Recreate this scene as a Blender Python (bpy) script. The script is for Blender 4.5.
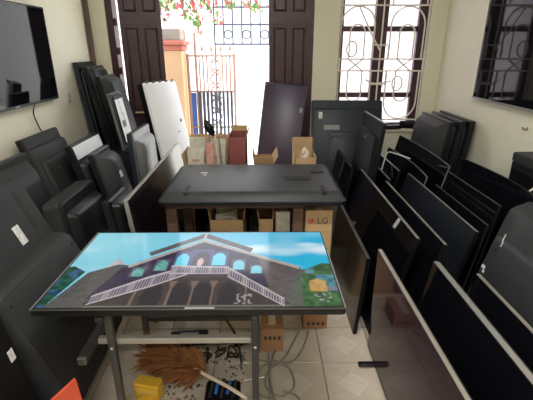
import bpy, bmesh, math, random
from mathutils import Vector, Matrix, Euler
random.seed(7)
R = math.radians
SC = bpy.context.scene
COL = SC.collection
for o in list(bpy.data.objects): bpy.data.objects.remove(o)

# ------------------------------------------------------------------ camera
cam_d = bpy.data.cameras.new('camera'); cam = bpy.data.objects.new('camera', cam_d); COL.objects.link(cam)
cam.location = (0, 0, 1.65); cam.rotation_euler = (R(90-20.8), 0, R(-0.6))
cam_d.sensor_width = 36; cam_d.lens = 36*400/533; cam_d.clip_start = .02
SC.camera = cam
# ------------------------------------------------------------------ world, sun, exposure
W = bpy.data.worlds.new('sky'); SC.world = W; W.use_nodes = True
bg = W.node_tree.nodes['Background']; bg.inputs[0].default_value = (.93, .96, 1, 1); bg.inputs[1].default_value = 3.6
sun_d = bpy.data.lights.new('sun', 'SUN'); sun = bpy.data.objects.new('sun', sun_d); COL.objects.link(sun)
sun_d.energy = 6; sun_d.angle = R(2); sun_d.color = (1, .96, .88); sun.rotation_euler = (R(35), 0, R(97)); sun.location = (0, 8, 9)
vs = SC.view_settings; vs.view_transform = 'Standard'; vs.look = 'None'; vs.gamma = 1; vs.use_curve_mapping = False
vs.exposure = 0.42
try: SC.cycles.use_denoising = True
except Exception: pass

# ------------------------------------------------------------------ materials
MATS = {}
def mat(name, col, rough=.5, metal=0, col2=None, scale=6, amt=.5, bump=0, emit=None, estr=0, spec=.5, trans=0, detail=4, bscale=None):
    if name in MATS: return MATS[name]
    m = bpy.data.materials.new(name); m.use_nodes = True; nt = m.node_tree; b = nt.nodes['Principled BSDF']
    b.inputs['Base Color'].default_value = (*col, 1); b.inputs['Roughness'].default_value = rough
    b.inputs['Metallic'].default_value = metal; b.inputs['Specular IOR Level'].default_value = spec
    if trans: b.inputs['Transmission Weight'].default_value = trans
    if emit: b.inputs['Emission Color'].default_value = (*emit, 1); b.inputs['Emission Strength'].default_value = estr
    tc = nt.nodes.new('ShaderNodeTexCoord')
    if col2:
        n = nt.nodes.new('ShaderNodeTexNoise'); n.inputs['Scale'].default_value = scale; n.inputs['Detail'].default_value = detail
        nt.links.new(tc.outputs['Object'], n.inputs['Vector'])
        r = nt.nodes.new('ShaderNodeValToRGB'); r.color_ramp.elements[0].position = .5-amt/2; r.color_ramp.elements[1].position = .5+amt/2
        r.color_ramp.elements[0].color = (*col, 1); r.color_ramp.elements[1].color = (*col2, 1)
        nt.links.new(n.outputs['Fac'], r.inputs['Fac']); nt.links.new(r.outputs['Color'], b.inputs['Base Color'])
    if bump:
        n2 = nt.nodes.new('ShaderNodeTexNoise'); n2.inputs['Scale'].default_value = bscale or scale*6; n2.inputs['Detail'].default_value = 3
        nt.links.new(tc.outputs['Object'], n2.inputs['Vector'])
        bp = nt.nodes.new('ShaderNodeBump'); bp.inputs['Strength'].default_value = bump; bp.inputs['Distance'].default_value = .01
        nt.links.new(n2.outputs['Fac'], bp.inputs['Height']); nt.links.new(bp.outputs['Normal'], b.inputs['Normal'])
    MATS[name] = m; return m
M_wall = mat('cream_wall_paint', (.82, .78, .62), .7, col2=(.87, .84, .71), scale=1.6, amt=.7, bump=.05)
M_wallb = mat('cream_wall_paint_pale', (.74, .70, .55), .7, col2=(.80, .77, .62), scale=2, amt=.7, bump=.05)
M_ceil = mat('ceiling_white', (.8, .8, .78), .8, col2=(.76, .76, .73), scale=3)
M_grout = mat('dark_grout', (.16, .14, .12), .8, col2=(.22, .2, .17), scale=20)
M_wood = mat('dark_red_wood', (.040, .014, .022), .35, col2=(.062, .024, .034), scale=9, amt=.6, bump=.08)
M_woodl = mat('brown_wood', (.10, .055, .042), .5, col2=(.15, .085, .06), scale=12, bump=.1)
M_white = mat('white_grille_paint', (.85, .82, .74), .45, col2=(.75, .70, .6), scale=14)
M_silver = mat('silver_rim', (0.315, 0.3075, 0.285), .35, .35, col2=(0.255, 0.2475, 0.2325), scale=10)
M_champ = mat('champagne_rim', (0.345, 0.315, 0.27), .35, .4, col2=(0.285, 0.2625, 0.225), scale=10)
M_black = mat('black_plastic', (.004, .004, .005), .38, col2=(.007, .007, .008), scale=8, spec=.3)
M_blackm = mat('black_rim', (0.012, 0.012, 0.0144), .3, .2, col2=(0.0192, 0.0192, 0.0216), scale=8, spec=.3)
M_scr = mat('black_screen_glass', (.004, .004, .006), .035, spec=.22, col2=(.006, .006, .009), scale=3)
M_scrd = mat('dusty_screen', (.010, .012, .018), .3, spec=.45, col2=(.022, .025, .032), scale=3)
M_scrp = mat('purple_screen_glass', (.030, .014, .026), .07, spec=.28, col2=(.036, .018, .032), scale=2)
M_char = mat('charcoal_back', (.006, .007, .009), .42, col2=(.010, .011, .0135), scale=5, amt=.7, bump=.03, bscale=160, spec=.3)
M_slate = mat('slate_blue_back', (.017, .024, .034), .42, col2=(.023, .031, .042), scale=4, bump=.03, bscale=160, spec=.3)
M_grey = mat('grey_back', (.024, .027, .030), .45, col2=(.034, .037, .040), scale=4, amt=.8, bump=.03, bscale=160, spec=.3)
M_dust = mat('dusty_grey_back', (.020, .0215, .0235), .55, col2=(.034, .035, .036), scale=7, amt=.8, bump=.04, bscale=140, spec=.3)
M_lsil = mat('light_silver_back', (.13, .135, .14), .4, .15, col2=(.17, .175, .18), scale=5)
M_panelw = mat('white_backlight_sheet_and_glare', (.88, .89, .93), .35, col2=(.84, .85, .9), scale=5)  # real white panels, and one painted window reflection
M_purp = mat('purple_black_back', (.050, .034, .072), .35, col2=(.060, .042, .084), scale=4, bump=.03, bscale=160)
M_stk = mat('white_sticker', (.72, .72, .7), .5, col2=(.5, .5, .49), scale=60, amt=.2)
M_stkd = mat('grey_label', (.3, .32, .33), .5, col2=(.22, .24, .25), scale=40)
M_vent = mat('vent_black', (.008, .008, .009), .7)
M_card = mat('cardboard', (.50, .32, .16), .8, col2=(.58, .39, .21), scale=8, bump=.05)
M_cardi = mat('cardboard_inside', (.42, .27, .14), .85, col2=(.5, .33, .18), scale=8)
M_cardd = mat('brown_cardboard_dark', (.34, .18, .09), .8, col2=(.4, .22, .11), scale=8)
M_maroon = mat('maroon_card', (.20, .05, .045), .6, col2=(.27, .08, .07), scale=8)
M_paper = mat('pale_board', (.68, .66, .58), .6, col2=(.52, .5, .4), scale=25, amt=.4)
M_pcb = mat('pink_board', (.5, .22, .18), .6, col2=(.62, .36, .3), scale=30, amt=.4)
M_steel = mat('grey_steel_tube', (0.084, 0.084, 0.0798), .45, .5, col2=(0.126, 0.1218, 0.1092), scale=9)
M_steelp = mat('pale_steel_bar', (.46, .45, .40), .5, .2, col2=(.36, .35, .31), scale=12)
M_steeld = mat('dark_steel_leg', (.03, .032, .035), .4, .3, col2=(.05, .05, .05), scale=9)
M_cable = mat('grey_cable', (.27, .24, .19), .5)
M_cableb = mat('black_cable', (.012, .012, .012), .45)
M_cablew = mat('white_cable', (.7, .7, .66), .5)
M_red = mat('red_ink', (.6, .05, .06), .5)
M_ink = mat('grey_ink', (.04, .03, .03), .6)
M_yel = mat('yellow_plastic', (.75, .42, .03), .4, col2=(.8, .5, .06), scale=10)
M_beige = mat('beige_card_core', (.7, .62, .5), .7, col2=(.62, .54, .42), scale=20)
M_feath = mat('brown_feather', (.16, .055, .016), .7, col2=(.40, .16, .05), scale=18, amt=.5)
M_redpk = mat('red_wrapper', (.55, .06, .03), .35, col2=(.65, .1, .04), scale=8)
M_yelpk = mat('yellow_print', (.8, .55, .12), .4)
M_blue = mat('blue_plastic', (.03, .12, .45), .4)
M_green = mat('green_plastic', (.03, .3, .16), .4)
M_metal = mat('chrome_metal', (.6, .6, .6), .25, .9)
M_brass = mat('dull_brass', (.45, .33, .18), .4, .6)
M_pill = mat('peach_pillar_paint', (.32, .20, .11), .8, col2=(.36, .23, .13), scale=3)
M_pillr = mat('red_brown_moulding', (.26, .07, .045), .7, col2=(.3, .09, .06), scale=6)
M_cap = mat('grey_cap_stone', (.17, .14, .12), .8, col2=(.21, .18, .16), scale=6)
M_gate = mat('gate_iron_rust', (.22, .11, .08), .6, col2=(.3, .18, .14), scale=12)
M_gateb = mat('gate_blue_sheet', (.03, .09, .34), .5, col2=(.04, .12, .38), scale=6)
M_gated = mat('gate_grey_bar', (.03, .035, .06), .6)
M_out = mat('pale_concrete', (.75, .73, .68), .9, col2=(.68, .66, .6), scale=2)
M_outw = mat('white_house_paint', (.66, .655, .65), .9, col2=(.60, .60, .60), scale=1)
M_leaf = mat('leaf_green', (.10, .22, .05), .6, col2=(.18, .32, .08), scale=9)
M_flow = mat('red_blossom', (.55, .08, .12), .6, col2=(.65, .14, .16), scale=9)
M_stem = mat('vine_stem', (.14, .09, .05), .8)
M_ftile = None
def floor_tile_mat():
    m = bpy.data.materials.new('cream_tile_with_diamond_print'); m.use_nodes = True; nt = m.node_tree; b = nt.nodes['Principled BSDF']
    tc = nt.nodes.new('ShaderNodeTexCoord'); sp = nt.nodes.new('ShaderNodeSeparateXYZ'); nt.links.new(tc.outputs['Object'], sp.inputs[0])
    def mth(op, a, bb=None):
        n = nt.nodes.new('ShaderNodeMath'); n.operation = op
        for i, v in enumerate((a, bb)):
            if v is None: continue
            if hasattr(v, 'links'): nt.links.new(v, n.inputs[i])
            else: n.inputs[i].default_value = v
        return n.outputs[0]
    # a pale diamond printed around each tile's middle
    d = mth('ADD', mth('ABSOLUTE', sp.outputs[0]), mth('ABSOLUTE', sp.outputs[1]))
    inside = mth('LESS_THAN', d, .085)
    nz = nt.nodes.new('ShaderNodeTexNoise'); nz.inputs['Scale'].default_value = 14; nt.links.new(tc.outputs['Object'], nz.inputs['Vector'])
    mx = nt.nodes.new('ShaderNodeMix'); mx.data_type = 'RGBA'; nt.links.new(inside, mx.inputs[0])
    mx.inputs[6].default_value = (.66, .57, .46, 1); mx.inputs[7].default_value = (.74, .66, .56, 1)
    m2 = nt.nodes.new('ShaderNodeMix'); m2.data_type = 'RGBA'; m2.blend_type = 'MULTIPLY'; m2.inputs[0].default_value = .35
    nt.links.new(mx.outputs[2], m2.inputs[6]); nt.links.new(nz.outputs['Color'], m2.inputs[7]); 
    bw = nt.nodes.new('ShaderNodeRGBToBW'); nt.links.new(nz.outputs['Color'], bw.inputs[0]); nt.links.new(bw.outputs[0], m2.inputs[7])
    nt.links.new(m2.outputs[2], b.inputs['Base Color']); b.inputs['Roughness'].default_value = .22
    return m
M_ftile = floor_tile_mat()

# ------------------------------------------------------------------ mesh helpers
class MB:
    def __init__(s): s.v = []; s.f = []
    def add(s, vs_, fs):
        o = len(s.v); s.v += [tuple(p) for p in vs_]; s.f += [tuple(i+o for i in f) for f in fs]; return s
    def box(s, c, d, rot=None):
        x, y, z = d[0]/2, d[1]/2, d[2]/2
        P = [Vector((i*x, j*y, k*z)) for i in (-1, 1) for j in (-1, 1) for k in (-1, 1)]
        if rot is not None: P = [rot @ p for p in P]
        P = [p+Vector(c) for p in P]
        return s.add(P, [(0, 1, 3, 2), (4, 6, 7, 5), (0, 4, 5, 1), (2, 3, 7, 6), (0, 2, 6, 4), (1, 5, 7, 3)])
    def bbox(s, x0, x1, y0, y1, z0, z1): return s.box(((x0+x1)/2, (y0+y1)/2, (z0+z1)/2), (x1-x0, y1-y0, z1-z0))
    def cham(s, c, d, e=.004, rot=None):
        """box with chamfered edges along the vertical and both caps"""
        x, y, z = d[0]/2, d[1]/2, d[2]/2; rings = []
        for zz, i in ((-z, e), (-z+e, 0), (z-e, 0), (z, e)):
            X, Y = x-i, y-i
            rings.append([(-X+e, -Y, zz), (X-e, -Y, zz), (X, -Y+e, zz), (X, Y-e, zz), (X-e, Y, zz), (-X+e, Y, zz), (-X, Y-e, zz), (-X, -Y+e, zz)])
        P = [Vector(p) for r in rings for p in r]
        if rot is not None: P = [rot @ p for p in P]
        P = [p+Vector(c) for p in P]
        F = [(a*8+i, a*8+(i+1) % 8, a*8+8+(i+1) % 8, a*8+8+i) for a in range(3) for i in range(8)]
        return s.add(P, F+[tuple(range(7, -1, -1)), tuple(range(24, 32))])
    def loft(s, rings, close=True):
        n = len(rings[0]); P = [p for r in rings for p in r]
        F = [(a*n+i, a*n+(i+1) % n, a*n+n+(i+1) % n, a*n+n+i) for a in range(len(rings)-1) for i in range(n)]
        if close: F += [tuple(range(n-1, -1, -1)), tuple(range((len(rings)-1)*n, len(rings)*n))]
        return s.add(P, F)
    def tube(s, pts, r, n=8, smooth=0, taper=None):
        pts = [Vector(p) for p in pts]
        if smooth:
            q = []
            for i in range(len(pts)-1):
                a, b, c, d = pts[max(i-1, 0)], pts[i], pts[i+1], pts[min(i+2, len(pts)-1)]
                for k in range(smooth):
                    t = k/smooth
                    q.append(.5*((2*b)+(c-a)*t+(2*a-5*b+4*c-d)*t*t+(3*b-a-3*c+d)*t**3))
            pts = q+[pts[-1]]
        rings = []; up = Vector((.13, .21, .97))
        for i, p in enumerate(pts):
            t = (pts[min(i+1, len(pts)-1)]-pts[max(i-1, 0)]).normalized()
            x = t.cross(up)
            if x.length < 1e-3: x = t.cross(Vector((1, 0, 0)))
            x.normalize(); y = t.cross(x); up = up-t*up.dot(t)
            if up.length < .1: up = y.copy()
            rr = r if taper is None else r*(1+(taper-1)*i/(len(pts)-1))
            rings.append([p+(x*math.cos(2*math.pi*k/n)+y*math.sin(2*math.pi*k/n))*rr for k in range(n)])
        return s.loft(rings)
    def lathe(s, prof, n=20, c=(0, 0, 0), rot=None):
        rings = []
        for r, z in prof:
            rg = [Vector((r*math.cos(2*math.pi*k/n), r*math.sin(2*math.pi*k/n), z)) for k in range(n)]
            if rot is not None: rg = [rot @ p for p in rg]
            rings.append([p+Vector(c) for p in rg])
        return s.loft(rings)
    def build(s, name, m, parent=None, smooth=False):
        me = bpy.data.meshes.new(name); me.from_pydata(s.v, [], s.f)
        bm = bmesh.new(); bm.from_mesh(me); bmesh.ops.recalc_face_normals(bm, faces=bm.faces); bm.to_mesh(me); bm.free()
        me.materials.append(m)
        if smooth:
            for p in me.polygons: p.use_smooth = True
            try: me.set_sharp_from_angle(angle=R(35))
            except Exception: pass
        o = bpy.data.objects.new(name, me); COL.objects.link(o)
        if parent: o.parent = parent
        return o
def tag(o, label=None, cat=None, group=None, kind=None):
    if label: o['label'] = label
    if cat: o['category'] = cat
    if group: o['group'] = group
    if kind: o['kind'] = kind
    return o
def empty(name, loc=(0, 0, 0), rot=(0, 0, 0), label=None, cat=None, group=None):
    o = bpy.data.objects.new(name, None); o.empty_display_size = .05; COL.objects.link(o)
    o.location = loc; o.rotation_euler = rot
    return tag(o, label, cat, group)
def struct(name, mb, m, label, cat, parent=None):
    o = mb.build(name, m, parent)
    return tag(o, label, cat, kind='structure')
def copy_mesh(o, name=None, parent=None, loc=None):
    c = o.copy(); COL.objects.link(c)
    if parent: c.parent = parent
    if loc is not None: c.location = loc
    return c
def rrect(x0, x1, z0, z1, r, y, n=3):
    pts = []
    for cx, cz, a0 in ((x1-r, z1-r, 0), (x0+r, z1-r, 90), (x0+r, z0+r, 180), (x1-r, z0+r, 270)):
        for k in range(n+1):
            a = R(a0+90*k/n); pts.append((cx+r*math.cos(a), y, cz+r*math.sin(a)))
    return pts
def text_mesh(txt, size, name, m, parent, loc, rot, ext=.0006):
    cu = bpy.data.curves.new(name, 'FONT'); cu.body = txt; cu.size = size; cu.extrude = ext; cu.align_x = 'CENTER'; cu.align_y = 'CENTER'
    t = bpy.data.objects.new(name, cu); COL.objects.link(t)
    dg = bpy.context.evaluated_depsgraph_get(); me = bpy.data.meshes.new_from_object(t.evaluated_get(dg))
    bpy.data.objects.remove(t); me.materials.clear(); me.materials.append(m)
    o = bpy.data.objects.new(name, me); COL.objects.link(o); o.parent = parent; o.location = loc; o.rotation_euler = rot
    return o

# ================================================================== ROOM
XL, XR, YB, YF, ZC = -1.80, 1.91, 4.50, -2.6, 3.15
floor = struct('floor', MB().bbox(XL-.1, XR+.1, YF-.1, YB+.15, -.12, -.006), M_grout, 'cream tiled floor of the repair shop', 'floor')
T = .3
tm = MB().cham((0, 0, -.006), (T-.005, T-.005, .012), .0015)
tile0 = None
nx0 = math.ceil((XL-.03)/T); k = 0
for i in range(-6, 7):
    for j in range(-9, 10):
        cx, cy = .03+T*(i+.5), 1.77+T*(j+.5)
        if cx-T/2 < XL-.02 or cx+T/2 > XR+.1 or cy > YB+.1: 
            if cx+T/2 < XL or cx-T/2 > XR: continue
        if tile0 is None:
            tile0 = tm.build('floor_tile', M_ftile, floor); tile0.location = (cx, cy, 0)
        else: copy_mesh(tile0, None, floor, (cx, cy, 0))
struct('wall_left', MB().bbox(XL-.12, XL, YF, YB, 0, ZC), M_wall, 'cream painted wall on the left', 'wall')
struct('wall_right', MB().bbox(XR, XR+.12, YF, YB, 0, ZC), M_wall, 'cream painted wall on the right', 'wall')
struct('wall_rear', MB().bbox(XL-.12, XR+.12, YF-.12, YF, 0, ZC), M_wall, 'cream wall behind the viewer', 'wall')
struct('ceiling', MB().bbox(XL-.12, XR+.12, YF-.12, YB+.2, ZC, ZC+.12), M_ceil, 'white ceiling', 'ceiling')
# front wall with the door and window openings
DX0, DX1, DZ = -1.60, .54, 2.62          # door opening
WX0, WX1, WZ0, WZ1 = .81, 1.74, .80, 2.45
bw = MB(); YO = YB+.2
bw.bbox(XL-.12, DX0, YB, YO, 0, ZC); bw.bbox(DX0, DX1, YB, YO, DZ, ZC); bw.bbox(DX1, WX0, YB, YO, 0, ZC)
bw.bbox(WX0, WX1, YB, YO, 0, WZ0); bw.bbox(WX0, WX1, YB, YO, WZ1, ZC); bw.bbox(WX1, XR+.12, YB, YO, 0, ZC)
struct('wall_front', bw, M_wallb, 'cream wall with the street door and the barred window', 'wall')

# ---- ceiling tube lamps, out of view, added to fill the room with light
for yy in (-1.3, 1.0):
    rt = empty('added_fill_lamp', (.05, yy, ZC), label='added out-of-view tube lamp on the ceiling ' + ('behind the viewer' if yy < 0 else 'above the work bench'), cat='lamp')
    MB().cham((0, 0, -.02), (1.25, .07, .04), .006).build('fill_lamp_body', M_ceil, rt)
    tb = MB().tube([(-.58, 0, -.055), (.58, 0, -.055)], .015, 10).build('tube', mat('fill_lamp_tube', (.9, .9, .9), .4, emit=(1, .98, .94), estr=6), rt)
    ld = bpy.data.lights.new('fill_light', 'AREA'); ld.shape = 'RECTANGLE'; ld.size = 1.15; ld.size_y = .05; ld.energy = 40; ld.color = (1, .98, .94)
    lo = bpy.data.objects.new('fill_light', ld); COL.objects.link(lo); lo.parent = rt; lo.location = (0, 0, -.075)

# ---- door
door = empty('door_1', (0, YB, 0), label='dark wooden folding street door with panelled leaves standing open', cat='door'); door['kind'] = 'structure'
fr = MB(); fr.bbox(DX0, DX0+.07, .02, .16, 0, DZ); fr.bbox(DX1-.045, DX1, .02, .16, 0, DZ); fr.bbox(DX0, DX1, .02, .16, DZ-.07, DZ)
fr.build('door_frame', M_wood, door)
def leaf(parent, w, hinge, ang, side):
    """panelled leaf; hinge at local x=0, extends +x*side"""
    e = bpy.data.objects.new('door_leaf', None); COL.objects.link(e)
    b = MB(); b.bbox(min(0, side*w), max(0, side*w), -.015, .015, .01, DZ-.08)
    lf = b.build('door_leaf', M_wood, parent); bpy.data.objects.remove(e)
    lf.location = hinge; lf.rotation_euler = (0, 0, R(ang))
    st = MB()
    for xs in (0.0, .46, .93): st.bbox(*sorted((side*w*xs, side*w*(xs+.07))), -.028, .028, .01, DZ-.08)
    for z0, z1 in ((.01, .14), (.82, .92), (1.88, 1.97), (2.42, DZ-.08)): st.bbox(*sorted((0, side*w)), -.0275, .0275, z0, z1)
    st.build('stile_frame', M_wood, lf)
    for z0, z1 in ((.17, .79), (.95, 1.85), (2.0, 2.39)):
        for xa, xb in ((.11, .42), (.57, .89)):
            xx = sorted((side*w*xa, side*w*xb)); p = MB()
            p.loft([rrect(xx[0], xx[1], z0, z1, .002, -.0145, 1), rrect(xx[0]+.02, xx[1]-.02, z0+.02, z1-.02, .002, -.026, 1)])
            p.build('door_panel', M_wood, lf)
    return lf
l1 = leaf(door, .42, (DX0+.125, .05, 0), 12, 1)
l2 = leaf(door, .42, (DX1-.045, .05, 0), 0, -1)
for zz in (.5, .85, 1.2, 1.42, 1.62, 1.9, 2.2):
    MB().tube([(DX0+.085, .03, zz-.035), (DX0+.085, .03, zz+.035)], .016, 8).build('hinge', M_wood, door)
hd = MB().tube([(.20, -.03, .98), (.20, -.075, .98), (.06, -.08, .985)], .012, 8).cham((.20, -.03, .97), (.035, .012, .16), .004)
hd.build('door_handle', M_brass, l1)
MB().tube([(-.40, -.03, .98), (-.40, -.07, .98), (-.30, -.075, .985)], .011, 8).build('door_handle', M_brass, l2)

# ---- window
win = empty('window_1', (0, YB, 0), label='dark wooden casement window behind an ornate white iron grille', cat='window'); win['kind'] = 'structure'
f = MB(); y0, y1 = .07, .15
f.bbox(WX0, WX0+.05, y0, y1, WZ0, WZ1); f.bbox(WX1-.09, WX1, y0, y1, WZ0, WZ1); f.bbox(WX0, WX1, y0, y1, WZ0, WZ0+.05); f.bbox(WX0, WX1, y0, y1, WZ1-.06, WZ1)
f.bbox(1.19, 1.32, y0-.01, y1, WZ0, WZ1)
f.build('window_frame', M_wood, win)
for xa, xb in ((WX0+.05, 1.19), (1.32, WX1-.09)):
    for zz in (1.16, 1.84): MB().bbox(xa, xb, y0+.01, y1-.02, zz-.025, zz+.025).build('sash_rail', M_wood, win)
M_glass = bpy.data.materials.new('frosted_window_glass'); M_glass.use_nodes = True
_nt = M_glass.node_tree; _nt.nodes.remove(_nt.nodes['Principled BSDF']); _tr = _nt.nodes.new('ShaderNodeBsdfTranslucent'); _gl = _nt.nodes.new('ShaderNodeBsdfGlossy'); _mx = _nt.nodes.new('ShaderNodeMixShader')
_tr.inputs[0].default_value = (.80, .76, .80, 1); _gl.inputs['Roughness'].default_value = .3; _mx.inputs[0].default_value = .06
_nt.links.new(_tr.outputs[0], _mx.inputs[1]); _nt.links.new(_gl.outputs[0], _mx.inputs[2]); _nt.links.new(_mx.outputs[0], _nt.nodes['Material Output'].inputs[0])
for xa, xb in ((WX0+.05, 1.19), (1.32, WX1-.09)):
    for za, zb in ((.85, 1.135), (1.185, 1.815), (1.865, 2.39)):
        MB().bbox(xa, xb, .115, .119, za, zb).build('pane', M_glass, win)
MB().bbox(WX0-.03, WX1+.03, -.035, .07, WZ0-.03, WZ0).build('window_sill', M_wallb, win)
GY = .015
def bar(pts, r=.0085, smooth=0): return MB().tube([(x, GY, z) for x, z in pts], r, 6, smooth).build('grille_bar', M_white, win)
for z in (.90, 1.42, 1.54, 2.06, 2.3): bar([(WX0, z), (WX1, z)])
for x in (WX0+.015, 1.255, WX1-.015): bar([(x, WZ0), (x, WZ1)])
def arch(xc, w, z0, z1, up):
    r = w/2; pts = [(xc-r, z0)]
    zc = z1-r if up else z1+r
    for k in range(0, 13):
        a = math.pi*(1-k/12); pts.append((xc+r*math.cos(a), zc+(r if up else -r)*math.sin(a)))
    pts.append((xc+r, z0)); bar(pts)
for xc in (1.0, 1.52):
    arch(xc, .35, 1.54, 2.05, True); arch(xc, .35, 1.42, .91, False)
    arch(xc, .155, 1.54, 1.88, True); arch(xc, .155, 1.42, 1.10, False)
    bar([(xc-.078, 1.54), (xc, 1.48), (xc+.078, 1.42)]); bar([(xc+.078, 1.54), (xc, 1.48), (xc-.078, 1.42)])
    ci = 1.64 if xc < 1.2 else 1.29
    bar([(xc-.05+.055*math.cos(2*math.pi*k/14), ci+.055*math.sin(2*math.pi*k/14)*1.4) for k in range(15)])
    arch(xc, .35, 2.06, 2.32, True)
bar([(1.17, 1.68), (1.34, 1.68)]); bar([(1.17, 1.54), (1.17, 1.68)]); bar([(1.34, 1.54), (1.34, 1.68)])
bar([(1.17, 1.28), (1.34, 1.28)]); bar([(1.17, 1.28), (1.17, 1.42)]); bar([(1.34, 1.28), (1.34, 1.42)])
bar([(1.0, 2.05), (1.15, 1.78), (1.255, 1.62)], smooth=4); bar([(1.12, 1.33), (1.22, 1.29), (1.4, 1.31)], smooth=4)

# ---- trim: thin wooden board standing in the left corner
bd = MB().cham((0, 0, 1.06), (.035, .05, 2.12), .004).build('wooden_batten', M_woodl)
bd.location = (XL+.03, YB-.035, .0); tag(bd, 'narrow brown wooden batten standing in the left corner beside the door', 'batten')

# ================================================================== OUTDOORS
struct('ground_outside', MB().bbox(-9, 9, YO, 22, -.3, -.14), M_out, 'pale concrete yard outside the door', 'ground')
gp = empty('gate_pillar', (-1.36, 6.35, -.14), label='peach gate pillar with red brown moulding and grey cap', cat='pillar')
MB().cham((0, 0, .88), (.40, .40, 1.76), .008).build('shaft', M_pill, gp)
m_ = MB(); m_.cham((0, 0, 1.795), (.44, .44, .07), .01); m_.cham((0, 0, 1.86), (.50, .50, .06), .012); m_.build('moulding', M_pillr, gp)
MB().cham((0, 0, 1.97), (.40, .40, .16), .01).build('cap', M_cap, gp)
gt = empty('iron_gate', (-1.12, 6.4, -.08), label='rusty iron gate with scroll work and blue lower sheet', cat='gate')
GW, GH = .70, 1.62
def gbar(name, pts, r, m, smooth=0): return MB().tube(pts, r, 6, smooth).build(name, m, gt)
for x in (.0, GW): gbar('gate_post', [(x, 0, 0), (x, 0, GH+.03)], .022, M_gate)
gbar('gate_post', [(.12, 0, 0), (.12, 0, GH+.32)], .02, M_gate)
for z in (.05, .55, 1.1, GH): gbar('gate_rail', [(0, 0, z), (GW, 0, z)], .014, M_gate)
for i in range(9):
    x = .17+i*.058
    if 3 <= i <= 5: continue
    gbar('gate_bar', [(x, 0, .05), (x, 0, GH)], .012, M_gate)
for i in range(4):
    x = .22+i*.14; sp = MB().tube([(x, 0, GH), (x, 0, GH+.07)], .009, 6).lathe([(.003, 0), (.025, .03), (.003, .1)], 8, (x, 0, GH+.06)); sp.build('gate_finial', M_gate, gt)
for i in range(8):
    z = .15+i*.19; xm = .405
    gbar('scroll', [(xm-.08, 0, z), (xm, 0, z+.095), (xm+.08, 0, z), (xm, 0, z-.095), (xm-.08, 0, z)], .010, M_gate, 4)
    gbar('scroll', [(xm-.09, .0, z+.095), (xm, .0, z+.05), (xm+.09, .0, z+.095)], .008, M_gate, 4); gbar('scroll', [(xm-.09, .0, z-.095), (xm, .0, z-.05), (xm+.09, .0, z-.095)], .008, M_gate, 4)
MB().bbox(.015, .095, .012, .018, .06, 1.08).build('blue_sheet', M_gateb, gt)
for i in range(9): MB().bbox(.13+i*.062, .168+i*.062, -.026, -.020, .06, 1.1).build('backing_strip', M_gated, gt)
struct('wall_opposite', MB().bbox(-9, 9, 14, 14.2, -.14, 6.5), M_outw, 'white house wall across the street', 'wall')
rl = empty('balcony_railing', (-1.3, 11.9, 1.75), label='thin dark iron railing far outside the open door', cat='railing')
for z in (.0, .5, .93): MB().tube([(0, 0, z), (2.0, 0, z)], .026, 6).build('rail', M_gated, rl)
for i in range(9): MB().tube([(i*.25, 0, 0), (i*.25, 0, 1.2)], .024, 6).build('bar', M_gated, rl)
for i in range(4):
    MB().tube([(.375+.5*i+.11*math.cos(2*math.pi*k/14), 0, .25+.11*math.sin(2*math.pi*k/14)) for k in range(15)], .02, 6).build('ring', M_gated, rl)
for xx in (0, 2.0): MB().tube([(xx, 0, -1.89), (xx, 0, 1.2)], .024, 6).build('railing_post', M_gated, rl)
def vine(label, x, y, ztop, strands, seed):
    rnd = random.Random(seed)
    rt = empty('flowering_vine', (x, y, ztop), label=label, cat='vine')
    for sx, ln in strands:
        pts = [(sx+rnd.uniform(-.03, .03), rnd.uniform(-.04, .04), -ln*k/5) for k in range(6)]
        MB().tube(pts, .008, 5, 3).build('stem', M_stem, rt)
        lv, fl = MB(), MB()
        for k in range(int(ln*90)):
            z = -rnd.random()*ln; p = Vector((sx+rnd.gauss(0, .05), rnd.gauss(0, .05), z))
            rot = Euler((rnd.uniform(0, 6), rnd.uniform(0, 6), rnd.uniform(0, 6))).to_matrix(); s_ = rnd.uniform(.03, .07)
            t_ = lv if rnd.random() < .62 else fl
            t_.add([p+rot @ Vector(q)*s_ for q in ((-1, 0, 0), (0, .55, .1), (1, 0, 0), (0, -.55, .1), (0, 0, -.12))], [(0, 4, 1), (1, 4, 2), (2, 4, 3), (3, 4, 0)])
        a = lv.build('leaves', M_leaf, rt); a['kind'] = 'stuff'
        b = fl.build('blossoms', M_flow, rt); b['kind'] = 'stuff'
    MB().tube([(strands[0][0]-.15, 0, .01), (strands[-1][0]+.15, 0, .01)], .014, 6).build('branch', M_stem, rt)
vine('red flowering vine hanging above the peach pillar', -1.35, 6.55, 2.75, ((-.12, .8), (.02, .55), (.2, .7), (.38, .9), (.5, .5)), 3)
vine('pale green vine hanging beyond the iron gate', -.62, 7.3, 2.75, ((-.25, .62), (-.1, .75), (.1, .5)), 5)
vine('leafy vine hanging right of centre in the doorway', -.15, 7.5, 2.72, ((-.1, .45), (.05, .5), (.3, .42)), 8)
pg = empty('pergola', (0, 0, -.14), label='thin iron pergola frame carrying the vines outside', cat='pergola')
for yy in (6.55, 7.3, 7.5): MB().tube([(-2.4, yy, 2.92), (2.2, yy, 2.92)], .016, 6).build('beam', M_gated, pg)
for xx in (-2.4, 2.2):
    MB().tube([(xx, 6.55, 2.92), (xx, 7.5, 2.92)], .018, 6).build('beam', M_gated, pg)
    for yy in (6.55, 7.5): MB().tube([(xx, yy, 0), (xx, yy, 2.94)], .022, 8).build('post', M_gated, pg)

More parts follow.
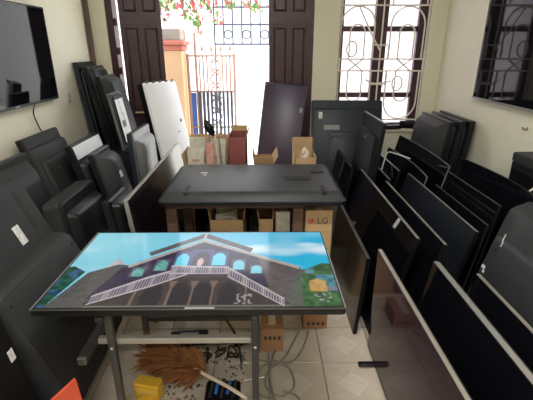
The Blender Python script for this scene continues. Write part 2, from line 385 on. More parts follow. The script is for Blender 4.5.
# ================================================================== TELEVISIONS
def place(root, x, y, z, yaw, lean, roll=0):
    root.rotation_mode = 'QUATERNION'
    m = Matrix.Rotation(R(yaw), 4, 'Z') @ Matrix.Rotation(R(-lean), 4, 'X') @ Matrix.Rotation(R(roll), 4, 'Y')
    root.rotation_quaternion = m.to_quaternion(); root.location = (x, y, z)
def tv(label, w, h, x, y, yaw, lean, z=None, t=.034, rim=None, back=None, screen=None, bz=.010, chin=.014,
       housings=((.08, .92, .07, .62, .035),), vents=True, sticker=(), labels=(), ports=None, foot=None, group=None, sag=0,
       screws=True, corner=.008, top_only=False, screen_obj=True, name='television', roll=0, logo=None):
    """local frame: width along x, screen towards -y, back towards +y, origin at the middle of the bottom edge"""
    rim = rim or M_blackm; back = back or M_char; screen = screen or M_scr
    rt = empty(name, label=label, cat='television', group=group)
    if z is None: z = t/2*abs(math.sin(R(lean)))+.001
    place(rt, x, y, z, yaw, lean, roll)
    bend = lambda p: (p[0], p[1]+sag*(1-(2*p[0]/w)**2), p[2])
    def slab(x0, x1, z0, z1, y0, y1, n):
        b = MB(); rings = []
        for k in range(n+1):
            xx = x0+(x1-x0)*k/n
            rings.append([bend(q) for q in ((xx, y0, z0), (xx, y1, z0), (xx, y1, z1), (xx, y0, z1))])
        return b.loft(rings)
    ht = t/2
    if sag:
        fr_ = slab(-w/2, w/2, 0, h, -ht, -ht*.1, 14).build('frame', rim, rt)
        slab(-w/2+bz, w/2-bz, chin, h-bz, -ht-.0015, -ht, 14).build('screen', screen, rt)
        bk = slab(-w/2+.003, w/2-.003, .003, h-.003, -ht*.1, ht, 14).build('back_cover', back, rt)
        slab(-w*.38, w*.38, h*.08, h*.6, ht, ht+.012, 10).build('back_housing', back, rt)
        return rt
    c = corner
    fr_ = MB().loft([rrect(-w/2+.002, w/2-.002, .002, h-.002, c, -ht), rrect(-w/2, w/2, 0, h, c, -ht+.002), rrect(-w/2, w/2, 0, h, c, ht*.5), rrect(-w/2+.003, w/2-.003, .003, h-.003, c, ht*.6)])
    fr_.build('frame', M_black if top_only else rim, rt)
    if top_only: MB().bbox(-w/2+.002, w/2-.002, -ht, ht*.2, h, h+.0015).build('top_trim', rim, rt)
    if screen_obj: MB().bbox(-w/2+bz, w/2-bz, -ht-.0012, -ht+.001, chin, h-bz).build('screen', screen, rt)
    bk = MB().loft([rrect(-w/2+.003, w/2-.003, .003, h-.003, c, ht*.55), rrect(-w/2+.004, w/2-.004, .004, h-.004, c, ht*.8), rrect(-w/2+.012, w/2-.012, .012, h-.012, c, ht)]).build('back_cover', back, rt)
    ymax = ht
    for hs in housings:
        x0, x1, z0, z1, dep = hs[:5]; tp = hs[5] if len(hs) > 5 else .25
        X0, X1, Z0, Z1 = -w/2+x0*w, -w/2+x1*w, z0*h, z1*h
        i1 = dep*tp*2.2; r_ = min(.03, (X1-X0)/5, (Z1-Z0)/5)
        rings = [rrect(X0, X1, Z0, Z1, r_, ht-.002), rrect(X0+i1*.45, X1-i1*.45, Z0+i1*.45, Z1-i1*.45, r_, ht+dep*.6),
                 rrect(X0+i1*.8, X1-i1*.8, Z0+i1*.8, Z1-i1*.8, r_, ht+dep*.92), rrect(X0+i1, X1-i1, Z0+i1, Z1-i1, r_, ht+dep)]
        hs_o = MB().loft(rings).build('back_housing', back, rt, True); ymax = max(ymax, ht+dep)
        last = (X0+i1, X1-i1, Z0+i1, Z1-i1, ht+dep)
    if vents and housings:
        X0, X1, Z0, Z1, yy = last; v = MB(); n = max(6, int((X1-X0)/.03))
        for k in range(n):
            xx = X0+(X1-X0)*(.1+.8*k/(n-1)); v.bbox(xx-.004, xx+.004, yy-.004, yy+.0008, Z1-.07, Z1-.03)
        v.build('vent_slots', M_vent, rt)
    if ports:
        X0, X1, Z0, Z1, yy = last; px, pz, pw, ph = ports
        p = MB().bbox(X0+px*(X1-X0)-pw/2, X0+px*(X1-X0)+pw/2, yy-.004, yy+.001, Z0+pz*(Z1-Z0)-ph/2, Z0+pz*(Z1-Z0)+ph/2).build('port_panel', M_vent, rt)
        for k in range(4):
            xx = X0+px*(X1-X0)-pw*.35+k*pw*.23
            MB().bbox(xx-.008, xx+.008, yy+.0008, yy+.003, Z0+pz*(Z1-Z0)-.006, Z0+pz*(Z1-Z0)+.006).build('socket', M_steel, p)
    for (fx, fz, sw, sh, on, m) in sticker:
        yy = last[4] if (on and housings) else ht
        MB().bbox(-w/2+fx*w-sw/2, -w/2+fx*w+sw/2, yy-.001, yy+.0009, fz*h-sh/2, fz*h+sh/2).build('sticker', m, rt)
    if screws and housings:
        X0, X1, Z0, Z1, yy = last
        for a, b in ((.05, .08), (.95, .08), (.05, .92), (.95, .92)):
            MB().lathe([(.009, 0), (.009, .0015), (.004, .0022)], 10, (X0+a*(X1-X0), yy-.0005, Z0+b*(Z1-Z0)), Matrix.Rotation(R(-90), 3, 'X')).build('screw', M_vent, rt)
    if foot:
        for fx in foot:
            MB().cham((-w/2+fx*w, 0, -.012), (.03, .2, .02), .005).build('stand_foot', M_black, rt)
    if logo: MB().cham((0, -ht-.0018, chin*.5), (.05, .0016, .008), .0006).build('logo', M_metal, rt)
    return rt
def xbot(xtop, ztop, h, side):
    """bottom x of a set leaning to 'side' (+1 right, -1 left) whose top edge is at xtop, ztop; returns x and lean"""
    a = math.acos(min(1, ztop/h)) if ztop <= h+1e-6 else R(9); return xtop-side*h*math.sin(a), math.degrees(a)
GR = 'televisions leaning in rows along the right wall'; GL = 'televisions leaning along the left wall'
# ---- right side, screens towards the aisle (yaw -90: screen faces -X), leaning to the right
def right_screen(label, xt, zt, ya, yb, h, **k):
    x, a = xbot(xt, zt, h, 1); k.setdefault('top_only', True); return tv(label, yb-ya, h, x, (ya+yb)/2, -90, a, group=GR, **k)
r1 = right_screen('silver rimmed television with glossy purplish screen and black foot, nearest on the floor at right', .625, .625, .70, 1.88, .625, rim=M_champ, screen=M_scrp, bz=.006, t=.03, z=.03, foot=(.12, .88))
right_screen('thick silver edged television standing right behind the glossy screen', .83, .70, .52, 1.66, .705, rim=M_silver, t=.045, bz=.004)
right_screen('narrow rimmed television leaning between the thick edged set and the big grey back', .97, .70, .42, 1.55, .705, rim=M_champ, t=.03, bz=.004)
right_screen('television with brownish reflecting screen leaning beside the red logo carton', .605, .53, 2.0, 2.92, .5315, rim=M_steel, screen=mat('brown_screen', (.02, .018, .016), .2, col2=(.03, .026, .022), scale=3, spec=.3), t=.026, bz=.006)
right_screen('long television with bright rim, first row behind the grey face-down set', .83, .70, 1.90, 3.20, .72, rim=M_silver, t=.03, bz=.004)
right_screen('television with beige strip on its rim, second row from the aisle', .945, .70, 1.83, 2.88, .72, rim=M_champ, t=.026, bz=.005)
right_screen('small television edge peeking in front of the upright set by the window', .765, .70, 3.24, 3.9, .71, rim=M_blackm, t=.03, bz=.004)
right_screen('television with dusty edge tucked behind the second row', .985, .70, 2.92, 3.55, .71, rim=M_steel, t=.026, bz=.004)
right_screen('television with bright top line just beyond the white looped cable', 1.12, .71, 3.12, 3.85, .72, rim=M_silver, t=.024, bz=.004)
right_screen('wide television with blue grey dusty screen, third row from the aisle', 1.185, .70, 1.98, 3.08, .72, rim=M_silver, screen=M_scrd, t=.03, bz=.004)
right_screen('thin rimmed black television between dusty screen and curved sets', 1.29, .70, 2.07, 2.80, .71, rim=M_steel, t=.016, bz=.003)
right_screen('low curved television with fine bright rim, nearer of the curved pair', 1.27, .72, 2.92, 3.92, .74, rim=M_silver, t=.016, bz=.004, sag=.05)
right_screen('taller curved television with bright rim and clear vertical end, right of the lower curved set', 1.39, .83, 2.84, 3.98, .85, rim=M_silver, t=.016, bz=.004, sag=.05)
right_screen('black television with grey rim leaning before the longest curved set', 1.37, .80, 2.12, 2.80, .81, rim=M_steel, t=.02, bz=.004)
right_screen('longest curved black television nearest the bare right wall', 1.46, .90, 1.93, 2.82, .905, rim=M_blackm, t=.018, bz=.004, sag=.06)
# ---- right side, backs towards the aisle (yaw 90)
def right_back(label, xt, zt, ya, yb, h, **k):
    x, a = xbot(xt, zt, h, 1); return tv(label, yb-ya, h, x, (ya+yb)/2, 90, -a, group=GR, **k)
right_back('grey moulded television back with white scratches leaning at the right edge', 1.36, .92, .95, 1.90, .95, back=M_grey, t=.05, vents=False, corner=.05,
           housings=((.66, .985, .48, .985, .085, .22), (.34, .63, .48, .985, .085, .22), (.02, .31, .48, .985, .085, .22), (.015, .985, .06, .84, .10, .3)), sticker=((.90, .60, .03, .018, True, M_stk), (.885, .58, .018, .016, True, M_stk), (.86, .80, .006, .04, True, M_stk), (.853, .765, .006, .03, True, M_stk), (.72, .45, .012, .16, True, M_vent)))
right_back('grey brown television back with trapezoid bulge, front of the corner stack', 1.63, 1.05, 3.42, 4.06, 1.06, back=M_dust, t=.05, vents=False, housings=((.03, .97, .5, .985, .07, .42),))
right_back('dark television back, middle of the stack in the right corner', 1.74, 1.05, 3.46, 4.10, 1.058, back=M_char, t=.05, housings=((.06, .94, .1, .95, .02),))
right_back('dark flat television resting on the wall, rear of the right corner stack', 1.84, 1.05, 3.48, 4.15, 1.055, back=M_char, t=.05, housings=((.06, .94, .1, .95, .02),))
right_back('black upright television with a bright top edge, standing between window and rows', .935, 1.11, 3.04, 3.68, 1.115, back=mat('matt_black_back', (.006, .006, .008), .6, col2=(.010, .010, .012), scale=6, spec=.15), rim=M_silver, top_only=True, t=.03, housings=((.05, .95, .08, .9, .03),), sticker=((.5, .85, .03, .012, True, M_stkd),))
# ---- back of the room
tv('large slate blue television back with small white sticker leaning below the window', .76, 1.16, .91, 4.08, 180, -15.5, back=M_slate, rim=M_slate, t=.04, corner=.02,
   housings=((.02, .98, .03, .93, .02, .3), (.2, .76, .05, .72, .025)), sticker=((.88, .86, .04, .07, True, M_stk), (.72, .75, .17, .05, True, M_stkd)), ports=(.8, .2, .1, .04), group=None)
tv('tall purplish black television standing on end against the closed door leaf', .46, 1.30, .105, 4.12, 176, -12.5, back=M_purp, rim=M_blackm, t=.03, corner=.012,
   housings=((.01, .99, .008, .992, .012),), vents=False, screws=False, sticker=((.1, .80, .03, .05, True, M_stkd),), z=.035, roll=-6)
# ---- wall sets
wl = tv('black television hung on the left wall reflecting the bright doorway', 1.24, .71, XL+.034, 2.935, 90, 0, z=1.245, rim=M_blackm, t=.03, screen=M_scr, bz=.012, chin=.02, logo=True, housings=((.1, .9, .1, .7, .012),))
MB().bbox(-.2, .2, .0265, .033, .2, .5).build('wall_bracket', M_steeld, wl)
wr = tv('black television hung on the right wall with silver lower edge reflecting the window', 1.46, .84, XR-.034, 2.885, -90, 0, z=1.245, rim=M_blackm, t=.03, screen=M_scr, bz=.010, chin=.008, housings=((.1, .9, .1, .7, .012),))
MB().cham((0, -.004, .0), (1.46, .04, .014), .003).build('lower_strip', M_silver, wr); MB().bbox(-.2, .2, .0265, .033, .2, .5).build('wall_bracket', M_steeld, wr)
# ---- left side, backs towards the aisle (yaw -90, leaning left)
def left_back(label, xt, zt, ya, yb, h, **k):
    x, a = xbot(xt, zt, h, -1); k.setdefault('vents', False); return tv(label, yb-ya, h, x, (ya+yb)/2, -90, -a, group=GL, **k)
left_back('large grey television back with thick lower housing and white label, nearest on the left', -1.32, 1.00, 1.32, 2.04, 1.08, back=M_dust, t=.05, corner=.02,
          vents=False, housings=((.0, 1.0, .05, .68, .10, .2),), sticker=((.33, .765, .05, .10, False, M_stk), (.16, .84, .012, .22, False, M_vent), (.13, .84, .006, .22, False, M_vent)))
left_back('black television back with small white sticker at the lower left edge of view', -1.08, .86, .35, 1.30, .87, back=M_black, t=.05, corner=.02, housings=((.02, .98, .1, .9, .04, .2),), sticker=((.07, .62, .03, .05, True, M_stk),))
left_back('grey television back with dark rounded bulge behind the large grey one', -1.64, .98, 2.08, 2.70, .99, back=M_dust, t=.05, housings=((.04, .98, .5, .95, .12, .5),), corner=.02)
left_back('grey ridged television back with a cable loop against the left wall', -1.70, 1.04, 2.76, 3.28, 1.08, back=M_dust, t=.05, housings=((.02, .98, .1, .93, .035), (.1, .95, .15, .84, .06)), ports=(.7, .9, .12, .03))
left_back('television back with a painted white window reflection along its top, beside the ridged grey one', -1.44, .965, 2.90, 3.46, 1.0, back=M_char, t=.05, housings=((.03, .97, .08, .86, .05),), sticker=((.5, .93, .50, .10, False, M_panelw),))  # the white strip paints the window's reflection on the top of the casing
left_back('silver grey lump-backed television with a pale label next to the painted reflection', -1.235, .93, 2.80, 3.12, .955, back=M_grey, t=.05, housings=((.05, .95, .35, .97, .09, .35),), sticker=((.6, .78, .05, .05, True, M_stk),))
left_back('boxy dark television with pale dusty top edge low beside the large grey back', -1.28, .755, 2.26, 2.78, .76, back=M_char, rim=M_dust, t=.12, housings=((.05, .95, .1, .9, .06, .3),), corner=.03)
left_back('black slotted television back low in front of the lump-backed one', -1.03, .70, 2.46, 2.78, .705, back=M_black, t=.06, housings=((.03, .97, .4, .97, .06, .2),), sticker=((.8, .72, .04, .05, True, M_stkd),))
left_back('silver television back standing by the large dark screen', -1.055, 1.01, 3.16, 3.66, 1.0105, back=M_lsil, rim=M_slate, t=.05, housings=((.08, .92, .06, .94, .06, .35),), ports=(.8, .6, .1, .05))
x_, a_ = xbot(-.78, .84, .845, -1)
tv('big dark screen television with pale rim standing left of the face-down set', 1.52, .845, x_, 2.12+.76, 90, a_, rim=M_champ, screen=mat('reddish_dark_screen', (.006, .003, .005), .2, spec=.12, col2=(.010, .006, .008), scale=2), t=.03, bz=.006, group=GL)
# left back corner stack
left_back('tallest black television on end in the left corner stack', -1.765, 1.52, 4.0, 4.40, 1.53, back=M_black, rim=M_slate, t=.05, housings=((.05, .95, .05, .95, .02),))
left_back('grey topped television on end, second in the left corner stack', -1.66, 1.48, 3.95, 4.36, 1.50, back=M_char, t=.05, housings=((.06, .94, .3, .985, .04, .3),))
left_back('grey bulging television on end, third in the left corner stack', -1.52, 1.40, 3.86, 4.28, 1.43, back=M_dust, t=.05, housings=((.05, .95, .3, .985, .07, .35),))
left_back('silver backed television in a black frame, front of the left corner stack', -1.33, 1.27, 3.56, 3.84, .50, z=.785, back=M_black, rim=M_lsil, t=.03, housings=((.10, .90, .05, .95, .012),), sticker=((.5, .5, .20, .38, True, M_panelw), (.55, .76, .02, .16, True, M_vent), (.45, .5, .015, .12, True, M_vent), (.6, .44, .08, .06, True, M_vent)), vents=False, screws=False)
mo = empty('plastic_crate', (-1.26, 3.68, 0), label='grey closed crate under the silver backed television in the left corner', cat='crate')
MB().cham((0, 0, .385), (.22, .34, .77), .01).build('crate_body', M_grey, mo); MB().cham((0, 0, .775), (.23, .35, .018), .004).build('lid', M_char, mo)
for k in range(4): MB().cham((.111, 0, .12+.17*k), (.004, .30, .02), .001).build('rib', M_char, mo)
wp = tv('white backlight panel of an opened television leaning before the door leaf', .42, 1.36, -.795, 3.97, -124, -13, back=M_panelw, rim=M_black, t=.09, corner=.02, housings=((.01, .99, .01, .99, .012),), vents=False, screws=False, sticker=((.15, .7, .02, .03, True, M_vent), (.3, .62, .02, .012, True, M_vent)))
for k in range(5): MB().cham((-.16+.08*k, .048, 1.356), (.025, .02, .02), .003).build('clip', M_steel, wp)
# ================================================================== LIT TELEVISION ON THE BENCH
lit = tv('lit television lying face up on the bench showing a pavilion under blue sky', 1.23, .70, -.29, 1.305, 0, 90, z=.683, rim=M_blackm, t=.036, screen_obj=False, bz=.008,
         housings=((.1, .9, .1, .6, .02),), vents=False)
MB().bbox(-.613, .613, -.0188, -.0175, .0, .013).build('lower_bezel', M_char, lit)
for sx in (-1, 1): MB().bbox(sx*.613-.0025, sx*.613+.0025, -.0192, -.016, .0, .70).build('side_trim', M_silver, lit)
MB().bbox(-.615, .615, -.0192, -.016, -.002, .002).build('front_trim', M_steel, lit)
MB().bbox(-.015, .10, -.0195, -.018, .001, .012).build('sticker', M_stkd, lit)
def inpoly(x, y, P):
    r = False; j = len(P)-1
    for i in range(len(P)):
        xi, yi = P[i]; xj, yj = P[j]
        if (yi > y) != (yj > y) and x < (xj-xi)*(y-yi)/(yj-yi)+xi: r = not r
        j = i
    return r
def rnd2(i, j): v = math.sin(i*12.9898+j*78.233)*43758.5453; return v-math.floor(v)
def vn(x, y):
    i, j = math.floor(x), math.floor(y); a, b = x-i, y-j; a = a*a*(3-2*a); b = b*b*(3-2*b)
    return (rnd2(i, j)*(1-a)+rnd2(i+1, j)*a)*(1-b)+(rnd2(i, j+1)*(1-a)+rnd2(i+1, j+1)*a)*b
def mix(a, b, t): t = max(0, min(1, t)); return tuple(p+(q-p)*t for p, q in zip(a, b))
PIC = [('mountain', [(.138, .432), (.164, .586), (.217, .476)], (.42, .40, .44)),
 ('plaza', [(.021, -.023), (.088, .389), (.181, .494), (.255, .476), (.44, .741), (.501, -.06), (.031, -.06)], (.085, .082, .076)),
 ('ground', [(.6, -.1), (.6, .2), (.87, .42), (1.05, .40), (1.05, -.1)], (.09, .10, .08)),
 ('garden', [(-.05, -.05), (-.05, .46), (.02, .47), (.075, .40), (.02, -.05)], None),
 ('trees', [(.87, -.1), (.88, .33), (.91, .43), (.97, .50), (1.05, .48), (1.05, -.1)], None),
 ('wing', [(.669, .68), (.887, .44), (.844, .291), (.816, .0), (.69, .31)], (.10, .082, .082)),
 ('wall', [(.20, .44), (.49, .86), (.72, .60), (.76, .2), (.46, .3), (.146, .09)], (.035, .025, .055)),
 ('plinth', [(.146, .05), (.333, .231), (.47, .36), (.613, .36), (.83, .03), (.82, -.06), (.16, -.06)], (.05, .038, .034)),
 ('roof', [(.485, .985), (.70, .72), (.69, .66), (.487, .905), (.29, .615), (.275, .665)], (.10, .08, .085)),
 ('eave', [(.487, .875), (.882, .454), (.878, .42), (.487, .83), (.229, .445), (.219, .476)], (.36, .32, .30))]
RAILS = [([(.144, .10), (.32, .336), (.46, .477)], [(.159, .024), (.346, .212), (.469, .366)]), ([(.39, .477), (.61, .457)], [(.39, .365), (.615, .365)]), ([(.61, .45), (.818, .071)], [(.61, .325), (.81, .0)])]
def interp(P, x):
    for (x0, y0), (x1, y1) in zip(P, P[1:]):
        if x0 <= x <= x1: return y0+(y1-y0)*(x-x0)/(x1-x0)
    return None
def picture(u, v):
    # sky with clouds
    c = mix((.24, .66, .80), (.0, .46, .74), (u-.1)*1.25)
    c = mix(c, (.02, .42, .70), max(0, u-.55)*1.3*v)
    c = mix(c, (.42, .80, .90), max(0, .35-abs(v-.78))*1.2*(1-u))
    c = mix(c, (.78, .90, .95), max(0, vn(u*6+3, v*7)-.5)*2.2*max(0, 1-abs(v-.66)*2.6)*(1 if u > .55 else .5))
    for cx, cy, rx, ry in ((.716, .72, .05, .08), (.83, .66, .10, .07), (.93, .78, .06, .04)):
        d = ((u-cx)/rx)**2+((v-cy)/ry)**2
        if d < 1: c = mix(c, (.70, .88, .93), (1-d)*.6)
    for n, P, col in PIC:
        if inpoly(u, v, P):
            t = vn(u*60, v*34)
            if n == 'garden': c = mix((.005, .04, .02), (.02, .13, .07), t) if vn(u*45+7, v*24) > .45 else mix((.01, .03, .08), (.05, .14, .3), t)
            elif n == 'trees':
                q = vn(u*22+1, v*10+4); c = mix((.02, .07, .03), (.08, .20, .06), t) if q > .4 else mix((.03, .12, .16), (.12, .35, .4), t)
                if v < .2 and q < .3: c = mix((.10, .06, .14), (.35, .25, .4), t)
            else: c = mix(col, tuple(x*1.5 for x in col), t*.8)
    # gable ornament and blue trim
    if abs(u-.487) < .006 and .86 < v < .99: c = (.5, .48, .45)
    for k, (cx, cy, rx, ry) in enumerate(((.422, .545, .024, .10), (.35, .47, .021, .075), (.272, .385, .02, .06), (.566, .555, .026, .10), (.647, .475, .02, .07), (.715, .415, .02, .055), (.495, .545, .033, .13))):
        dx = abs(u-cx)/rx; top = ry*(1-dx**2*.55) if dx < 1 else 0
        if dx < 1.35 and -ry*.9 < v-cy < ry*1.25: c = mix(c, (.10, .11, .28) if k in (0, 3, 6) else (.14, .13, .18), .75)
        if dx < 1 and -ry*.8 < v-cy < top:
            c = (.16, .70, .88) if k in (0, 3) else (.05, .045, .07) if k == 6 else mix((.05, .30, .18), (.25, .55, .6), vn(u*90, v*50)) if k in (1, 2) else (.22, .66, .80)
    d = ((u-.495)/.012)**2+((v-.52)/.06)**2
    if d < 1: c = mix((.62, .30, .38), (.8, .6, .6), vn(u*120, v*60))
    # lower arcade: arches and columns
    if inpoly(u, v, PIC[7][1]):
        for cx in (.36, .455, .53, .62):
            if ((u-cx)/.035)**2+((v-.10)/.16)**2 < 1: c = (.03, .025, .03)
        for cx in (.30, .419, .496, .565, .68):
            w_ = .004+.012*max(0, min(1, (v-.2)/.08))
            if abs(u-cx) < w_ and v < .28: c = (.20, .14, .11)
        if v < .02: c = (.16, .15, .13)
    # balustrades
    for top, bot in RAILS:
        a, b = interp(top, u), interp(bot, u)
        if a is not None and b is not None and b < v < a:
            f_ = (v-b)/(a-b)
            if f_ > .82 or f_ < .12: c = (.56, .50, .50)
            elif (u*115) % 1 < .42: c = (.46, .40, .42)
            else: c = mix(c, (.12, .10, .16), .7)
    if inpoly(u, v, [(.905, .15), (.905, .27), (.937, .30), (.965, .27), (.965, .15)]): c = mix((.45, .24, .05), (.6, .4, .15), vn(u*90, v*40))
    for cx, cy in ((.67, .08), (.94, .09)):
        if abs(u-cx) < .03 and abs(v-cy) < .05 and vn(u*130, v*60) > .72: c = (.35, .32, .33)
    return c
def build_picture(parent, w, h, bz, y):
    NX, NY = 330, 188; vs_, fs, cs = [], [], []
    for j in range(NY+1):
        for i in range(NX+1):
            u, v = i/NX, j/NY; vs_.append((-w/2+bz+(w-2*bz)*u, y, .014+(h-.014-bz)*v)); cs.append((*picture(u, v), 1))
    for j in range(NY):
        for i in range(NX): a = j*(NX+1)+i; fs.append((a, a+1, a+NX+2, a+NX+1))
    me = bpy.data.meshes.new('screen'); me.from_pydata(vs_, [], fs)
    ca = me.color_attributes.new('picture', 'FLOAT_COLOR', 'POINT'); ca.data.foreach_set('color', [x for c in cs for x in c])
    m = bpy.data.materials.new('lit_screen_picture'); m.use_nodes = True; nt = m.node_tree; b = nt.nodes['Principled BSDF']
    at = nt.nodes.new('ShaderNodeAttribute'); at.attribute_name = 'picture'
    b.inputs['Base Color'].default_value = (.01, .01, .012, 1); b.inputs['Roughness'].default_value = .1; b.inputs['Specular IOR Level'].default_value = .14
    nt.links.new(at.outputs['Color'], b.inputs['Emission Color']); b.inputs['Emission Strength'].default_value = .66
    me.materials.append(m); o = bpy.data.objects.new('screen', me); COL.objects.link(o); o.parent = parent
    return tag(o, 'lit screen picture of an arched pavilion with balustraded stairs')
build_picture(lit, 1.23, .70, .010, -.0186)

# ---- steel work bench under it
bn = empty('work_bench', (0, 0, 0), label='grey steel tube work bench frame under the lit television', cat='bench')
def sq(name, a, b, s, m):
    a, b = Vector(a), Vector(b); d = b-a; q = d.to_track_quat('Z', 'Y').to_matrix()
    return MB().cham((a+b)/2, (s, s, d.length), .003, q).build(name, m, bn)
ZT = .644
for x, y, m in ((-.66, 1.42, M_steel), (-.035, 1.42, M_steeld), (-.66, 1.86, M_steel), (-.035, 1.86, M_steel)):
    sq('leg', (x, y, .0), (x, y, ZT-.028), .03, m)
sq('side_tube', (-.755, 1.32, .43), (-.755, 1.94, .43), .036, M_steel)
sq('cross_bar', (-.735, 1.46, .43), (-.052, 1.46, .43), .03, M_steelp)
sq('cross_bar', (-.645, 1.885, .40), (-.05, 1.885, .40), .028, M_steelp); sq('cross_bar', (-.645, 1.86, .24), (-.05, 1.86, .24), .028, M_steel)
for x in (-.66, -.035): sq('top_rail', (x, 1.33, ZT-.014), (x, 1.98, ZT-.014), .028, M_steeld)
sq('top_rail', (-.64, 1.42, ZT-.016), (-.055, 1.42, ZT-.016), .026, M_steeld)
sq('brace', (-.64, 1.86, .60), (-.50, 1.86, .42), .022, M_steel)
sq('outrigger', (-.72, 1.86, .43), (-.66, 1.86, .43), .03, M_steel)
for x, y in ((-.66, 1.42), (-.035, 1.42)): MB().lathe([(.008, 0), (.008, .004), (.004, .006)], 10, (x, y-.0155, .43), Matrix.Rotation(R(90), 3, 'X')).build('bolt', M_metal, bn)

# ================================================================== FACE-DOWN TELEVISION AND STAND
fd = tv('grey television lying face down with its back up on the wooden stand', 1.20, .74, -.065, 2.34, 180, -90, z=.735, back=M_grey, rim=M_char, t=.03, corner=.05,
        housings=((.004, .996, .004, .996, .05, .5),), vents=False, ports=None, sticker=((.80, .62, .05, .02, True, M_stk), (.79, .55, .03, .012, True, M_stk)))
yb = .0652
MB().bbox(-.40, -.21, yb-.002, yb+.0006, .27, .37).build('port_recess', M_char, fd)
MB().bbox(-.40, -.20, yb, yb+.0012, .32, .375).build('port_strip', M_vent, fd)
for k in range(5): MB().bbox(-.37+k*.03, -.353+k*.03, yb, yb+.003, .29, .31).build('socket', M_vent, fd)
for x in (-.455, .42): MB().bbox(x-.013, x+.013, yb-.03, yb+.0015, .03, .17).build('stand_slot', M_vent, fd)
MB().lathe([(.05, 0), (.05, .004), (.0, .004)], 18, (-.46, yb, .47), Matrix.Rotation(R(-90), 3, 'X') @ Matrix.Diagonal((1, .55, 1))).build('cable_cover', M_char, fd)
st = empty('wooden_stand', (0, 0, 0), label='brown wooden stand with square legs under the face-down television', cat='stand')
for x, y in ((.235, 2.45), (-.60, 2.45), (.235, 2.98), (-.60, 2.98)): MB().cham((x, y, .335), (.07, .045, .67), .004).build('leg', M_woodl, st)
for y in (2.45, 2.98): MB().cham((-.18, y, .693), (.90, .05, .046), .004).build('rail', M_woodl, st)
for x in (.235, -.60): MB().cham((x, 2.715, .693), (.05, .48, .044), .004).build('rail', M_woodl, st)

tv('black television shape added under the wooden stand to block light between the low cartons', .76, .62, -.185, 3.07, 0, 3, rim=M_black, t=.03)  # added to close off the bright gaps between the cartons
# ================================================================== CARTONS
def carton(label, x0, x1, y0, y1, z, m=None, flaps=(40, 40, 40, 40), z0=0, fl=.10, closed=False):
    m = m or M_card; w, d, h = x1-x0, y1-y0, z-z0
    rt = empty('cardboard_box', ((x0+x1)/2, (y0+y1)/2, z0), label=label, cat='box', group='cardboard boxes in the middle of the shop')
    t = .005
    if closed:
        MB().cham((0, 0, h/2), (w, d, h), .003).build('box_body', m, rt); MB().bbox(-.02, .02, -d/2-.0006, d/2, h-.0002, h+.0008).build('packing_tape', M_beige, rt)
        return rt
    b = MB(); b.bbox(-w/2, w/2, -d/2, -d/2+t, 0, h); b.bbox(-w/2, w/2, d/2-t, d/2, 0, h); b.bbox(-w/2, -w/2+t, -d/2, d/2, 0, h); b.bbox(w/2-t, w/2, -d/2, d/2, 0, h); b.bbox(-w/2, w/2, -d/2, d/2, 0, t)
    b.build('box_body', m, rt)
    for k, a in enumerate(flaps):
        if a is None: continue
        if k < 2:
            s_ = -1 if k == 0 else 1; L = min(fl, d*.6)
            rot = Matrix.Rotation(R(-s_*a), 3, 'X'); o_ = MB().box((0, 0, L/2), (w*.97, .004, L)).build('flap', M_cardi, rt); o_.location = (0, s_*(d/2-.002), h); o_.rotation_euler = rot.to_euler()
        else:
            s_ = -1 if k == 2 else 1; L = min(fl, w*.6)
            rot = Matrix.Rotation(R(s_*a), 3, 'Y'); o_ = MB().box((0, 0, L/2), (.004, d*.97, L)).build('flap', M_cardi, rt); o_.location = (s_*(w/2-.002), 0, h); o_.rotation_euler = rot.to_euler()
    return rt
def boards(label, x0, x1, y0, y1, z0, hh, n, m, tilt=6, ang=0):
    for k in range(n):
        f_ = (k+.5)/n; h_ = hh*(.88+.12*rnd2(k, n))
        o_ = MB().cham((0, 0, h_/2), ((x1-x0)*.9, .012, h_), .002).build('panel_board', m)
        MB().cham((0, -.008, h_*.9), ((x1-x0)*.4, .006, .02), .001).build('connector', M_pcb if m is M_paper else M_paper, o_)
        o_.location = ((x0+x1)/2, y0+(y1-y0)*f_, z0); o_.rotation_euler = (R(-tilt), 0, R(ang))
        tag(o_, label, 'board', label)
carton('tall open carton with pale boards left of the pink card, behind the face-down set', -.655, -.485, 3.24, 3.58, .72, flaps=(None, 6, 12, None), fl=.30)
boards('pale panel board packed in the left tall carton', -.648, -.492, 3.27, 3.50, .012, .93, 5, M_paper, 3)
carton('tall open carton with pale boards right of the pink card, behind the face-down set', -.475, -.305, 3.24, 3.58, .72, flaps=(None, 6, None, 10), fl=.30)
boards('pale panel board packed in the tall carton beside the stick', -.465, -.315, 3.33, 3.50, .012, .92, 4, M_paper, 3)
o = MB().cham((0, 0, .45), (.07, .02, .90), .004).build('pink_card', M_pcb); o.location = (-.437, 3.262, .012); o.rotation_euler = (R(-2), 0, R(4)); tag(o, 'narrow pink card standing between the pale boards in the tall carton', 'card')
mc = carton('dark maroon carton standing behind the face-down television', -.285, -.135, 3.30, 3.62, .95, M_maroon, flaps=(None, 10, None, 25), fl=.05)
carton('low brown carton with raised flap left of the tall purplish set', -.07, .09, 3.16, 3.50, .76, M_cardd, flaps=(25, None, 8, 30), fl=.08)
carton('tan carton with crumpled paper right of the tall purplish set', .27, .45, 3.22, 3.52, .80, flaps=(None, 4, 5, None), fl=.11)
cp = MB(); rr = random.Random(4); rings = []
for k in range(7):
    rings.append([(.35+.045*math.sin(k/6*math.pi)*math.cos(a*math.pi/5)*rr.uniform(.6, 1.2)+.01, 3.33+.05*math.sin(k/6*math.pi)*math.sin(a*math.pi/5)*rr.uniform(.6, 1.2), .72+.15*k/6+rr.uniform(-.008, .008)) for a in range(10)])
o = cp.loft(rings).build('crumpled_paper', M_beige); tag(o, 'crumpled yellowish paper sticking out of the tan carton', 'paper')
